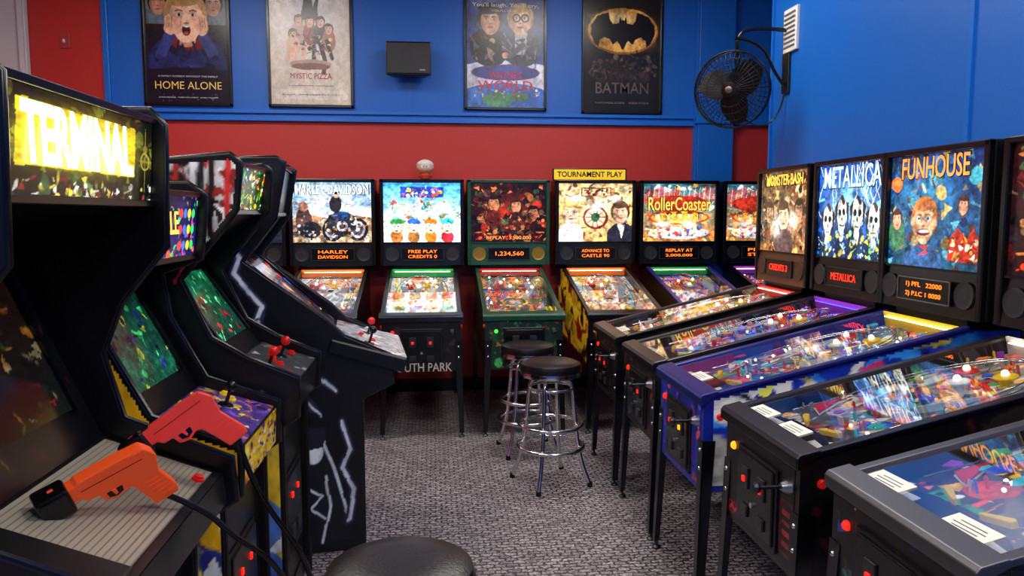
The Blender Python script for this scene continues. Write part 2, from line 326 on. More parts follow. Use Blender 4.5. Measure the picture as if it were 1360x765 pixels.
sp=empty('wall_speaker',(-.195,Y1,3.01))
flat('cabinet',[(-.2,-.2),(.2,-.2),(.14,-.06),(-.14,-.06)],-.145,.145,BLK2,sp,bevel=.01)
box('grille',(0,-.204,0),(.37,.012,.26),DARK,sp,bevel=.005); box('badge',(.12,-.212,-.1),(.05,.004,.012),STEEL,sp)
box('bracket',(0,-.03,0),(.07,.06,.1),DARK,sp); box('cable_cover',(0,-.006,-.3),(.02,.012,.3),BLUE2,sp)

# ------------------------------------------------------------ pinball machine
A=math.atan2(.262,1.12)
def playcan(W,H,pal,bg,seed):
    c=Can(W,H,bg[0],bg[1]); R=random.Random(seed)
    c.bits(90,pal,seed,.03,.12)
    for i in range(9):
        x=R.uniform(.15,.85); c.line([(x,R.uniform(.2,.5)),(x+R.uniform(-.25,.25),R.uniform(.6,.95))],.02,R.choice(pal))
    c.ell(.47,.42,.2,.1,R.choice(pal)); c.ell(.47,.42,.17,.085,(20,20,26)); c.ell(.47,.42,.15,.075,bg[0]); c.face(.47,.42,.05)
    for i in range(9): c.ell(.18+.07*i,.33+.03*abs(4-i)*-.5+.06,.022,.014,R.choice(pal))
    for i in range(7): c.ell(.47+.2*math.cos(i),.42+.11*math.sin(i),.02,.012,(255,240,180))
    c.poly([(.0,0),(1,0),(1,.09),(.62,.15),(.38,.15),(0,.09)],(16,14,16))
    c.bits(260,pal+[(250,250,250),(10,10,10),(10,10,10),(16,16,30)],seed+1,.006,.025,(0,.1,1,1)); c.fin(seed,.4,.02); return c
def leg(par,sx,y,sy,zt,mat):
    x=.297*sx; t=.005
    def plate(a,n):
        return mesh(n,a,[(0,1,2,3),(4,5,6,7),(0,1,5,4),(1,2,6,5),(2,3,7,6),(3,0,4,7)],mat,par)
    ox=x+.012*sx; oy=y+.02*sy
    wt,wb=.055,.034
    plate([(x,y,zt),(x-wt*sx,y,zt),(ox-wb*sx,oy,.035),(ox,oy,.035),(x,y+t*-sy,zt),(x-wt*sx,y+t*-sy,zt),(ox-wb*sx,oy-t*sy,.035),(ox,oy-t*sy,.035)],'leg_flange')
    plate([(x,y,zt),(x,y-wt*sy,zt),(ox,oy-wb*sy,.035),(ox,oy,.035),(x-t*sx,y,zt),(x-t*sx,y-wt*sy,zt),(ox-t*sx,oy-wb*sy,.035),(ox-t*sx,oy,.035)],'leg_web')
    lathe('leg_leveler',[(.02,0),(.022,.006),(.016,.014),(.006,.018),(.006,.06)],DSTEEL,par,(ox-.016*sx,oy-.016*sy,0),seg=12)
    for z in(zt-.04,zt-.12): ball('leg_bolt',.009,CHROME,par,(x-.025*sx,y+.001*sy,z),seg=8)
def pinball(loc,rz,g):
    P=empty('pinball_machine',loc,(0,0,rz)); R=random.Random(g.get('seed',1)); near=g.get('near',0)
    body=g['body']; rail=g.get('rail',DSTEEL); bb=g.get('bb',BLACK); hw=.29
    sidep=[(0,.50),(0,.895),(1.13,1.16),(1.40,1.16),(1.40,.58),(.1,.50)]
    for q in(-1,1): prism('cabinet_side',sidep,q*hw,q*(hw-.02),body,P)
    box('cabinet_front',(0,.011,.695),(2*hw-.04,.022,.39),body,P)
    box('cabinet_rear',(0,1.39,.87),(2*hw-.04,.02,.57),body,P)
    mesh('cabinet_bottom',[(-.27,.02,.51),(.27,.02,.51),(.27,1.38,.59),(-.27,1.38,.59),(-.27,.02,.53),(.27,.02,.53),(.27,1.38,.61),(-.27,1.38,.61)],[(0,1,2,3),(4,5,6,7),(0,1,5,4),(1,2,6,5),(2,3,7,6),(3,0,4,7)],body,P)
    if g.get('sidecan'):
        c=g['sidecan'].fin(g['seed'],.3,.03)
        for q in(-1,1):
            yy=c.X*1.38; zz=.50+c.Y*.66
            m=(yy>0.03)&(zz<.885+yy*.236)&(zz>.52+yy*.06)
            art('side_art',c,(q*(hw+.0015),0.005,.50),(0,1.38,0),(0,0,.66),P,g.get('sideemit',.0),.4,m)
    if g.get('frontcan'): art('front_art',g['frontcan'],(-hw+.03,-.0015,.515),(2*hw-.06,0,0),(0,0,.36),P,g.get('sideemit',.0),.4)
    lm=g.get('leg',BLK2)
    for q in(-1,1): leg(P,q,-.004,-1,.72,lm); leg(P,q,1.404,1,.78,lm)
    prism('lockbar',[(-.022,.87),(-.022,.905),(-.012,.918),(.055,.934),(.06,.915),(.02,.895),(.0,.87)],-.308,.308,rail,P,bevel=.004)
    F=empty('playfield_frame',(0,.03,.905),(A,0,0),P)
    for q in(-1,1): box('side_rail',(q*.283,.58,.006),(.034,1.14,.018),rail,F,bevel=.004)
    mesh('playfield_glass',[(-.265,.02,.006),(.265,.02,.006),(.265,1.13,.006),(-.265,1.13,.006)],[(0,1,2,3)],glassmat(),F)
    PZ=-.055 if near else -.065
    W,H=(150,280) if near else (90,170)
    pe=g.get('pemit',.7)  # the print itself emits, standing in for light on the playfield
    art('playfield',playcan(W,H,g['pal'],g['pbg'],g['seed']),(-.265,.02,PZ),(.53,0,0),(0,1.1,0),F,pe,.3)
    Z=lambda v:PZ+v
    flat('apron',[(-.262,.02),(.262,.02),(.262,.1),(.09,.15),(-.09,.15),(-.262,.1)],Z(.002),Z(.025),g.get('apron',BLK2),F,bevel=.003)
    for q in(-1,1): box('instruction_card',(q*.17,.065,Z(.0265)),(.13,.07,.002),CARD,F,rot=(0,0,q*-.1))
    for tx in g.get('topcards',[]):
        box('notice_card',(tx,.05,.0085),(.14,.09,.002),CARD,F,rot=(0,0,.05))
        for k in range(5): box('notice_line',(tx,.022+.013*k,.0098),(.1 if k%2 else .08,.003,.0004),DARK,F,rot=(0,0,.05))
    for q in(-1,1):
        flat('flipper',[(0,-.012),(.075,-.006),(.08,0),(.075,.006),(0,.012),(-.01,0)],Z(.008),Z(.028),g.get('flip',YEL),F,bevel=.003,loc=(q*.115-.015,.2,0),rot=(0,0,-.45 if q<0 else math.pi+.45))
        flat('slingshot',[(q*.13,.25),(q*.2,.27),(q*.2,.38)],Z(.02),Z(.025),R.choice([RED,WHITE,YEL]),F)
        tube('sling_rubber',[(q*.13,.25,Z(.012)),(q*.2,.27,Z(.012)),(q*.2,.38,Z(.012))],.004,RUB,F,cyclic=True,res=1)
        tube('lane_guide',[(q*.235,.2,Z(.015)),(q*.235,.42,Z(.015))],.004,CHROME,F,res=1)
    cols=g.get('caps',[RED,YEL,WHITE])
    for i,(x,y) in enumerate(((-.1,.82),(.04,.86),(-.03,.73))):
        lathe('pop_bumper',[(.03,0),(.022,.005),(.022,.03),(.04,.034),(.04,.04),(.02,.045)],cols[i%3],F,(x,y,PZ),seg=16)
        ball('bumper_lamp',.013,LAMPW,F,(x,y,Z(.05)),seg=8)
    def arc(pts,r,m,n): tube(n,pts,r,m,F,nurbs=True,res=1)
    for dx in(0,.028): arc([(-.2+dx,.3,Z(.02)),(-.22+dx,.5,Z(.035)),(-.2+dx,.75,-.008),(-.12+dx,.98,-.008),(.02,1.02-dx,-.008),(.12+dx,.92,-.008)],.003,CHROME,'wire_ramp')
    for dx in(0,.028): arc([(.19-dx,.34,Z(.02)),(.21-dx,.55,Z(.035)),(.2-dx,.8,-.008),(.12-dx,.95,-.008),(0,.98+dx,-.008)],.003,CHROME,'wire_ramp')
    rc=g.get('ramp',M('ramp_clear',(190,205,220),.15,emit=.15))
    flat('ramp',[(.05,.5),(.1,.48),(.17,.7),(.15,.88),(.1,.88),(.11,.7)],Z(.02),Z(.025),rc,F,bevel=.002)
    flat('ramp_wall',[(.1,.48),(.105,.48),(.175,.7),(.155,.88),(.15,.88),(.17,.7)],Z(.02),Z(.045),rc,F)
    flat('ramp',[(-.2,.55),(-.14,.53),(-.11,.68),(-.13,.8),(-.18,.8),(-.16,.68)],Z(.02),Z(.026),R.choice([RED,YEL,rc]),F,bevel=.002)
    tube('shooter_lane',[(.225,.1,Z(.015)),(.225,.95,Z(.02)),(.15,1.05,Z(.02))],.004,CHROME,F,nurbs=True,res=1)
    n=140 if near else 45
    plm=[RED,YEL,WHITE]+[M('plastic_%d'%i,cc,.3,emit=.35) for i,cc in enumerate([(40,90,220),(30,160,70),(240,120,30),(150,50,180),(60,190,220),(20,20,26),(120,124,132)])]
    for i in range(n):
        x=R.uniform(-.24,.21); y=R.uniform(.24,1.05); k=R.random(); z=Z(R.uniform(.012,.04))
        if k<.3:
            a=R.uniform(0,6); r=R.uniform(.01,.032)
            flat('plastic',[(x+r*math.cos(a+q)*R.uniform(.6,1.3),y+r*math.sin(a+q)*R.uniform(.6,1.6)) for q in(0,1.3,2.6,3.9,5.1)],z,z+.003,R.choice(plm),F)
        elif k<.55: lathe('post',[(.006,0),(.004,.012),(.006,.028),(.003,.036)],R.choice([WHITE,RED,CHROME,YEL]),F,(x,y,PZ),seg=8)
        elif k<.75: ball('lamp',.006 if near else .009,R.choice(g.get('lamps',[LAMPW,LAMPW,LAMPR,LAMPA])),F,(x,y,Z(.03)),seg=8)
        elif k<.87: box('target',(x,y,Z(.018)),(.024,.006,.03),R.choice(plm),F,rot=(0,0,R.uniform(-1,1)))
        else: tube('guide_wire',[(x,y,Z(.02)),(x+R.uniform(-.05,.05),y+.04,Z(.03)),(x+R.uniform(-.05,.05),y+.09,Z(.025))],.0025,CHROME,F,nurbs=True,res=1)
    if near:
        for tx,ty,mt_ in((-.02,.6,plm[3]),(.12,.42,plm[5]),(-.15,.66,plm[0])):
            f=empty('toy',(tx,ty,PZ),(0,0,0),F); lathe('toy_body',[(.022,0),(.028,.015),(.016,.03)],mt_,f,seg=12); ball('toy_head',.013,M('toy_skin',(225,180,140),.4,emit=.1),f,(0,0,.038),seg=10)
    box('rear_panel',(0,1.12,-.02),(.53,.01,.07),R.choice(plm[:8]),F)
    tube('rear_light_strip',[(-.24,1.105,-.004),(.24,1.105,-.004)],.003,g.get('strip',LAMPW),F,res=1)
    if g.get('coin',1):
        box('coin_door_frame',(0,-.006,.675),(.31,.012,.285),DSTEEL if not g.get('darkdoor') else DARK,P,bevel=.004)
        box('coin_door',(0,-.014,.675),(.28,.01,.255),BLK2,P,bevel=.004)
        for q in(-1,1):
            box('coin_slot_plate',(q*.065,-.022,.72),(.05,.008,.075),DARK,P,bevel=.002)
            box('coin_reject',(q*.065,-.028,.715),(.018,.008,.02),LAMPR if q<0 else g.get('slot',LAMPR),P,bevel=.002)
            box('coin_return',(q*.065,-.022,.6),(.05,.01,.04),DARK,P,bevel=.003)
        lathe('door_lock',[(.01,0),(.01,.01)],CHROME,P,(.0,-.018,.64),(math.pi/2,0,0),seg=12)
    lathe('start_button',[(.015,0),(.015,.006),(.010,.012)],g.get('start',LAMPR),P,(-.21,-.002,.79),(math.pi/2,0,0),seg=14)
    lathe('plunger_housing',[(.026,0),(.022,.012),(.012,.03)],STEEL,P,(.225,-.0,.79),(math.pi/2,0,0),seg=14)
    lathe('plunger_rod',[(.006,0),(.006,.08),(.016,.082),(.018,.09),(.012,.1)],DSTEEL,P,(.225,-.02,.79),(math.pi/2,0,0),seg=12)
    for q in(-1,1): lathe('flipper_button',[(.016,0),(.016,.006),(.011,.012)],g.get('fbtn',RED),P,(q*hw,.07,.82),(0,q*math.pi/2,0),seg=12)
    bz0,bz1,by,bw=1.205,1.955,1.16,.73
    box('backbox_neck',(0,1.28,1.19),(.5,.22,.07),BLACK,P)
    prism('backbox_shell',[(by,bz0),(by,bz1),(1.405,bz1),(1.405,bz0+.02)],-bw/2,bw/2,bb,P,bevel=.006)
    fr=g.get('frame',BLK2)
    for q in(-1,1): box('backbox_frame_side',(q*(bw/2-.016),by-.012,(bz0+bz1)/2),(.032,.03,bz1-bz0),fr,P,bevel=.005)
    box('backbox_frame_top',(0,by-.012,bz1-.014),(bw,.03,.028),fr,P,bevel=.005)
    gz0=1.405
    GW=bw-.06
    art('backglass',g['glass']().fin(g['seed'],.5,.014),(-GW/2,by-.003,gz0),(GW,0,0),(0,0,bz1-.03-gz0),P,g.get('gemit',1.1),.25)
    prism('speaker_panel',[(by-.022,bz0),(by-.004,gz0),(by+.02,gz0),(by+.02,bz0)],-GW/2-.005,GW/2+.005,g.get('panel',BLK2),P,bevel=.003)
    box('panel_trim',(0,by-.012,gz0),(GW,.012,.01),fr,P)
    ty=by-.02
    box('display_window',(0,ty-.002,1.305),(.36,.012,.11),BLK2,P,bevel=.003)
    dm=g.get('dmd',DMDT)
    for q in(-1,1):
        box('display_bezel',(0,ty-.009,1.305+q*.052),(.37,.006,.006),g.get('bez',DARK),P)
        box('display_bezel_end',(q*.183,ty-.009,1.305),(.006,.006,.11),g.get('bez',DARK),P)
        lathe('speaker_grille',[(.06,0),(.058,.008),(.045,.004),(.03,.006),(.01,.005)],g.get('spk',DARK),P,(q*.262,ty+.002,1.305),(math.pi/2,0,0),seg=20)
    tl=g.get('dtext',('GAME OVER',)); n=len(tl)
    for i,s in enumerate(tl):
        text('display_text',s,.25,.055/n if n>1 else .04,dm,P,(0,ty-.0095,1.305+(n-1)*.022-i*.044),off=0)
    for s,w,h,xx,zz,mt in g.get('titles',[]):
        text('title',s,w*1.03,h*1.1,BLK2,P,(xx,by-.005,zz),off=.02); text('title',s,w,h,mt,P,(xx,by-.0065,zz),off=.008)
    return P

GWn,GHn=220,172
def hot(c,*sp):  # backlight hotspots, painted into the backglass art as soft white ellipses
    for x,y,rx,ry in sp: c.ell(x,y,rx,ry,(255,252,240),0,1)
    return c
def g_bike():
    c=Can(GWn,GHn,(150,195,235),(225,205,170)); c.ell(.5,.55,.6,.2,(250,250,250),soft=1); c.bits(40,[(190,210,235),(240,245,250),(120,150,190)],1,.03,.1,(0,.5,1,.75))
    c.poly([(0,.35),(.2,.48),(.45,.4),(.7,.5),(1,.4),(1,.2),(0,.2)],(150,110,80)); c.rect(0,0,1,.2,(190,165,130)); c.bits(60,[(120,90,70),(170,140,100),(90,80,80),(210,200,180)],11,.02,.07,(0,.0,1,.42))
    for x in(.5,.82): c.ell(x,.22,.13,.19,(25,25,30)); c.ell(x,.22,.095,.14,(170,170,178)); c.ell(x,.22,.07,.1,(70,70,76)); c.ell(x,.22,.03,.04,(200,200,205))
    c.poly([(.4,.2),(.46,.46),(.66,.5),(.84,.25),(.62,.1)],(35,35,42)); c.ell(.62,.46,.12,.07,(30,60,110)); c.line([(.82,.22),(.76,.55),(.68,.62)],.014,(200,200,205)); c.ell(.78,.52,.04,.05,(255,250,220)); c.ell(.62,.28,.07,.09,(180,180,190)); c.ell(.62,.28,.04,.05,(50,50,56))
    c.ell(.54,.64,.08,.14,(30,28,32)); c.ell(.55,.8,.04,.055,(205,160,130)); c.ell(.55,.83,.045,.035,(30,25,25)); c.ell(.14,.35,.1,.25,(70,50,45)); c.ell(.14,.6,.06,.08,(150,100,80)); c.ell(.22,.22,.14,.14,(30,30,36)); c.bits(110,[(60,60,70),(200,200,205),(200,130,60),(40,36,40)],2,.01,.025,(.05,.05,.95,.45)); return c
def g_snow():
    c=Can(GWn,GHn,(60,150,220),(240,245,250)); c.poly([(0,.45),(.15,.7),(.3,.5),(.45,.75),(.6,.5),(.8,.72),(1,.45),(1,.3),(0,.3)],(190,225,240)); c.bits(30,[(40,140,60),(30,100,50),(90,160,190)],5,.02,.05,(0,.38,1,.6)); c.rect(0,0,1,.38,(235,240,245))
    c.bits(60,[(250,250,255),(120,190,230),(80,120,60),(200,60,60)],15,.01,.04,(0,.3,1,.7))
    for i,(cl,ht) in enumerate((((190,110,50),(50,130,60)),((140,90,40),(40,80,190)),((220,110,30),(200,90,20)),((200,40,50),(60,190,200)))):
        x=.17+.22*i; c.ell(x,.1,.08,.11,cl); c.ell(x,.27,.085,.11,(250,215,180)); c.ell(x,.35,.085,.06,ht)
        for q in(-1,1): c.ell(x+q*.03,.28,.03,.04,(255,255,255)); c.ell(x+q*.02,.28,.008,.012,(0,0,0))
        c.ell(x,.2,.02,.012,(60,20,20))
    c.rect(.22,.76,.78,.93,(30,60,160)); c.bits(40,[(255,230,60),(255,255,255),(240,80,60)],3,.01,.03,(.24,.78,.76,.91)); return hot(c,(.3,.58,.14,.1),(.72,.58,.14,.1),(.5,.5,.4,.06))
def g_dark():
    c=Can(GWn,GHn,(40,12,12),(20,10,14)); c.ell(.5,.5,.4,.4,(150,40,20),soft=1); c.bits(200,[(160,40,25),(80,20,20),(180,100,50),(30,24,30),(90,70,50),(50,70,40),(10,8,10)],4,.015,.06)
    c.face(.3,.66,.12,(190,120,80),(30,20,15)); c.face(.6,.62,.11,(200,130,90),(60,30,20)); c.face(.83,.5,.1,(150,90,60),(20,14,10)); c.ell(.3,.4,.11,.15,(90,30,20)); c.ell(.6,.38,.1,.14,(60,30,20)); c.bits(60,[(120,50,30),(40,20,20),(200,130,80)],41,.01,.03,(.1,.2,.95,.5)); c.rect(.08,.04,.92,.14,(60,10,10)); c.bits(30,[(255,140,30),(240,60,30)],5,.01,.03,(.1,.05,.9,.13)); return c
def g_cream():
    c=Can(GWn,GHn,(225,190,130),(215,170,100)); c.bits(140,[(170,60,40),(220,180,90),(120,80,50),(240,225,190),(60,60,80),(150,110,60)],6,.015,.05); c.ell(.5,.5,.3,.35,(255,245,215),soft=1,k=.8)
    c.ell(.5,.42,.17,.2,(120,40,30)); c.ell(.5,.42,.14,.165,(220,200,160))
    for i in range(10): c.line([(.5,.42),(.5+.13*math.cos(i*.628),.42+.16*math.sin(i*.628))],.006,(150,50,40))
    c.ell(.5,.42,.06,.08,(40,90,60)); c.ell(.16,.1,.18,.24,(235,230,225)); c.face(.17,.5,.17,(235,195,165),(205,165,95)); c.ell(.85,.08,.19,.26,(30,32,45)); c.poly([(.8,.3),(.9,.3),(.86,.05)],(230,230,240)); c.face(.84,.5,.17,(200,155,125),(70,50,35)); c.rect(.3,.78,.72,.93,(120,70,40)); c.rect(.32,.8,.7,.91,(235,210,150)); c.bits(40,[(200,40,40),(60,60,60),(90,60,40)],8,.01,.025,(.33,.81,.69,.9)); return hot(c,(.22,.74,.12,.08),(.5,.6,.1,.08),(.76,.74,.1,.08))
def g_coaster():
    c=Can(GWn,GHn,(50,110,130),(180,110,50)); c.bits(160,[(200,70,40),(235,190,90),(50,70,130),(220,220,200),(40,120,90),(90,50,40)],9,.015,.05); c.ell(.5,.45,.42,.3,(255,225,120),soft=1,k=.7)
    for k in range(6): c.line([(0,.8-.03*k),(.25,.95-.03*k),(.55,.78-.02*k),(1,.9-.03*k)],.005,(210,60,50))
    for k in range(14): c.line([(.07*k,.7),(.07*k+.02,.95)],.003,(220,220,220))
    c.ell(.5,.42,.42,.13,(190,40,25)); c.ell(.5,.42,.39,.1,(240,160,50))
    for x in(.2,.35,.5,.65,.8): c.face(x,.45,.06,(230,180,140),(90,50,30))
    c.ell(.5,.66,.42,.14,(150,40,25)); c.ell(.5,.15,.42,.1,(225,225,235)); c.bits(70,[(200,60,50),(80,80,160),(240,200,80)],19,.01,.03,(.1,.05,.9,.25)); return hot(c,(.3,.32,.14,.08),(.65,.31,.16,.08))
def g_brown():
    c=Can(GWn,GHn,(100,80,55),(140,90,50)); c.bits(200,[(190,150,90),(60,45,35),(200,170,130),(120,50,30),(70,80,80),(30,22,20)],12,.015,.06)
    c.face(.5,.45,.17,(220,185,145),(60,40,25)); c.face(.2,.5,.12,(190,150,110),(60,30,20)); c.face(.8,.52,.12,(170,120,90),(30,20,20)); c.ell(.5,.12,.2,.17,(80,60,60)); c.rect(.08,.82,.92,.96,(60,20,15)); c.bits(40,[(240,200,90),(200,60,40)],22,.01,.03,(.1,.83,.9,.95)); return hot(c,(.35,.33,.14,.2),(.68,.4,.12,.16))
def g_metal():
    c=Can(GWn,GHn,(20,60,150),(10,25,60)); c.ell(.5,.6,.5,.35,(120,190,240),soft=1); c.bits(60,[(30,90,190),(10,30,80),(90,160,230)],2,.02,.07)
    R=random.Random(3)
    for i in range(12):
        x=R.random(); pts=[(x,1)]
        for k in range(5): x+=R.uniform(-.1,.1); pts.append((x,.85-.15*k))
        c.line(pts,.004,(220,240,255))
    for x,y in((.16,.42),(.38,.5),(.61,.49),(.84,.42)):
        c.ell(x,y-.3,.11,.2,(25,45,75)); c.ell(x,y-.22,.04,.1,(190,200,200)); c.ell(x,y,.085,.14,(225,232,220)); c.ell(x,y-.13,.05,.07,(205,210,190)); c.ell(x-.05,y-.02,.03,.1,(120,140,150),0,1)
        for q in(-1,1): c.ell(x+q*.032,y,.022,.035,(15,25,30)); c.poly([(x+q*.06,y+.13),(x+q*.11,y+.06),(x+q*.09,y-.2),(x+q*.075,y-.05)],(50,40,40))
        c.ell(x,y-.07,.01,.025,(20,20,20)); c.line([(x-.035,y-.14),(x+.035,y-.14)],.004,(20,20,20)); c.line([(x,y+.15),(x+.03,y+.1)],.02,(60,45,40))
    c.bits(120,[(230,210,60),(60,110,200),(200,230,240),(120,200,120),(20,30,60)],6,.01,.03,(0,0,1,.28)); return c
def g_carnival():
    c=Can(GWn,GHn,(18,50,110),(30,80,110)); c.ell(.4,.6,.4,.4,(50,125,165),soft=1); c.bits(170,[(40,100,160),(20,45,100),(80,150,170),(170,150,90),(30,60,60),(120,60,50)],14,.015,.05)
    c.poly([(.68,.08),(.97,.08),(.97,.26),(.9,.36),(.84,.27),(.76,.36),(.68,.26)],(190,50,30)); c.bits(30,[(255,200,70),(255,240,200),(90,20,20)],4,.01,.025,(.7,.1,.95,.28))
    c.ell(.42,.06,.2,.16,(50,90,140)); c.poly([(.36,.2),(.48,.14),(.36,.1),(.48,.2)],(210,60,50)); c.face(.42,.42,.18,(235,185,140),(190,110,50))
    c.ell(.42,.315,.07,.03,(120,30,30)); c.ell(.42,.322,.06,.014,(240,240,230)); 
    for q in(-1,1): c.ell(.42+q*.115,.41,.022,.04,(220,165,125)); c.ell(.42+q*.05,.435,.022,.022,(245,245,245)); c.ell(.42+q*.05,.435,.011,.014,(40,90,160))
    c.ell(.12,.28,.09,.16,(60,110,80)); c.face(.12,.42,.08); c.face(.8,.55,.07); c.ell(.1,.75,.06,.07,(230,110,50)); c.ell(.9,.78,.06,.07,(60,150,170)); return c
def pal(*a): return list(a)
P1=pal((220,50,40),(240,190,50),(40,90,200),(240,240,240),(40,150,80),(240,120,40))
P2=pal((240,245,250),(120,190,230),(230,90,50),(250,210,60),(200,220,240))
P3=pal((60,40,160),(120,60,200),(40,40,110),(230,200,90),(160,160,220),(230,90,60))
P4=pal((200,60,40),(90,90,90),(230,170,60),(200,200,200),(40,110,90))
TW=M('title_white',(250,250,250),.5,emit=1); TB=M('title_ice',(190,225,255),.5,emit=1.2)
TO=M('title_orange',(255,165,80),.5,emit=.9); TYL=M('title_yellow',(255,215,90),.5,emit=1)
def sidec(base,pl,seed,n=60):
    c=Can(150,72,base); c.bits(n,pl,seed,.02,.09); return c
def frontc(base,pl,seed,n=40):
    c=Can(110,74,base); c.bits(n,pl,seed,.02,.06); c.bits(n*2,pl+[base],seed+5,.008,.025); return c.fin(seed,.3,.03)
GREEN=M('green_trim',(16,70,48),.35); YELSIDE=sidec((235,175,30),[(20,20,20),(240,200,60),(150,30,20),(20,20,20)],31,70)
yb=5.5
pinball((-1.62,yb,0),0,dict(body=BLACK,glass=g_cream,pal=P1,pbg=((30,40,110),(20,20,60)),seed=21,dtext=('REPLAY','500'),dmd=DMDT,lamps=[LAMPB,LAMPW]))
pinball((-.86,yb,0),0,dict(body=BLACK,glass=g_bike,pal=P2,pbg=((190,200,210),(60,60,70)),seed=2,pemit=1.0,dtext=('HARLEY','DAVIDSON'),titles=[('HARLEY-DAVIDSON',.62,.085,0,1.86,TW)],gemit=1.3,apron=BLK2))
b2=pinball((-.09,yb,0),0,dict(body=BLACK,glass=g_snow,pal=P2,pbg=((225,235,240),(200,170,120)),seed=3,pemit=1.2,dtext=('FREE PLAY','CREDITS 0'),gemit=1.7,frontcan=frontc((16,14,14),[(60,42,30),(40,30,26),(46,40,38)],3)))
text('cabinet_lettering','SOUTH PARK',.44,.065,M('lettering_bone',(205,200,190),.5),b2,(0,-.02,.53))
pinball((.67,yb,0),0,dict(body=M('dark_green_body',(14,42,32),.4),glass=g_dark,pal=P1,pbg=((40,80,50),(20,40,30)),seed=4,pemit=1.0,bb=GREEN,frame=GREEN,rail=GREEN,panel=GREEN,spk=M('brass_grille',(170,135,55),.35,.6),gemit=.8,dtext=('1,234,560',),frontcan=frontc((18,50,38),[(60,170,90),(230,180,60),(200,60,40),(30,90,60)],6),start=LAMPG,titles=[('REPLAY  3.500.000',.4,.03,0,1.445,TO)]))
b4=pinball((1.45,yb,0),0,dict(body=BLACK,glass=g_cream,pal=P2,pbg=((220,210,190),(120,60,40)),seed=5,pemit=1.2,gemit=1.25,dtext=('ADVANCE TO','CASTLE 90'),sidecan=YELSIDE,sideemit=.15,frontcan=frontc((20,14,14),[(240,200,60),(150,30,20)],6)))
pinball((2.22,yb,0),0,dict(body=BLACK,glass=g_coaster,pal=P3,pbg=((60,70,180),(30,30,90)),seed=6,pemit=1,gemit=1.3,dtext=('REPLAY AT','2,000,000'),titles=[('RollerCoaster',.58,.12,0,1.74,TYL),('TYCOON',.36,.05,0,1.63,TYL)],rail=M('purple_rail',(60,40,150),.3,.3)))
pinball((3.02,yb+.06,0),0,dict(body=BLACK,glass=g_coaster,pal=P3,pbg=((60,70,160),(30,30,60)),seed=7,gemit=1.3,dtext=('PRESS','START')))
xr=1.10; RZ=-math.pi/2
BLUEB=M('blue_body',(24,44,165),.3)
pinball((xr,4.68,0),RZ,dict(near=1,body=BLACK,leg=DSTEEL,glass=g_brown,pal=P1+[(240,220,160)],pbg=((150,110,70),(60,40,30)),seed=11,gemit=1.3,dtext=('CREDITS 3',),dmd=DMDR,panel=M('bronze_panel',(120,78,56),.4,.4),spk=M('bronze_grille',(90,62,46),.4,.4),topcards=[.05],titles=[('MONSTER BASH',.5,.07,0,1.87,TYL)],sidecan=sidec((16,14,14),[(50,34,24),(70,40,26),(30,26,26)],8),frontcan=frontc((20,14,14),[(90,56,34),(110,44,30)],9)))
pinball((xr,3.90,0),RZ,dict(near=1,body=BLACK,leg=DSTEEL,glass=g_metal,pal=P3,pbg=((60,50,150),(30,30,80)),seed=12,pemit=.8,gemit=1.4,dtext=('METALLICA',),dmd=DMDR,titles=[('METALLICA',.56,.12,0,1.85,TB)],lamps=[LAMPB,LAMPB,LAMPW,LAMPR],strip=LAMPB,frontcan=frontc((14,14,16),[(60,50,60),(120,50,30),(40,30,30)],9),sidecan=sidec((16,14,16),[(40,44,66),(90,50,30),(30,26,26)],8)))
pinball((xr,3.22,0),RZ,dict(near=1,body=BLUEB,leg=DSTEEL,glass=g_carnival,pal=P1,pbg=((60,120,160),(30,60,110)),seed=13,gemit=1.0,pemit=.7,dtext=('1) PFL   22000','2) P.I.C 1 0000'),dmd=DMDT,titles=[('FUNHOUSE',.46,.1,0,1.86,TO)],bez=STEEL,topcards=[.0],rail=M('blue_rail',(34,42,125),.3,.4),sidecan=sidec((22,50,170),[(220,60,120),(240,220,80),(40,120,220),(20,30,90),(240,240,240)],18),sideemit=.1,frontcan=frontc((22,40,150),[(20,26,90),(200,60,80),(60,90,220)],9),slot=LAMPA))
fr4=Can(120,80,(14,12,14)); fr4.rect(.02,.03,.22,.16,(150,26,34)); fr4.rect(.03,.05,.21,.14,(16,12,14)); fr4.line([(.04,.07),(.08,.12),(.12,.07),(.16,.12),(.2,.07)],.012,(200,40,46)); fr4.rect(.82,.1,.98,.62,(90,24,28)); fr4.rect(.835,.13,.965,.59,(18,14,16))
for k in range(4): fr4.rect(.85,.18+.1*k,.95,.23+.1*k,(150,40,44))
fr4.bits(30,[(46,40,42),(70,24,26),(30,28,32)],3,.01,.03); fr4.fin(4,.3,.008)
pinball((xr+.02,2.44,0),RZ,dict(near=1,body=BLACK,glass=g_dark,pal=P4,pbg=((100,110,100),(70,60,60)),seed=14,gemit=1.0,pemit=.6,dtext=('WELCOME','TO PLAY'),rail=DSTEEL,topcards=[-.17,.06],sidecan=sidec((14,12,14),[(90,24,26),(40,34,36),(60,54,54)],28,30),frontcan=fr4,start=LAMPA,leg=DSTEEL))
pinball((xr+.04,1.70,0),RZ,dict(near=1,body=BLACK,glass=g_brown,pal=P1+[(30,30,40),(70,70,130)],pbg=((60,70,110),(50,40,50)),seed=15,gemit=1.0,pemit=.5,dtext=('PLAYER 1',),rail=M('lockbar_grey',(105,105,110),.4,.9),topcards=[-.17,.14],sidecan=sidec((12,12,14),[(40,60,120),(110,70,36)],48,30),frontcan=frontc((14,12,20),[(60,60,140),(200,160,60),(40,100,100),(120,50,50)],39,20),leg=DSTEEL))

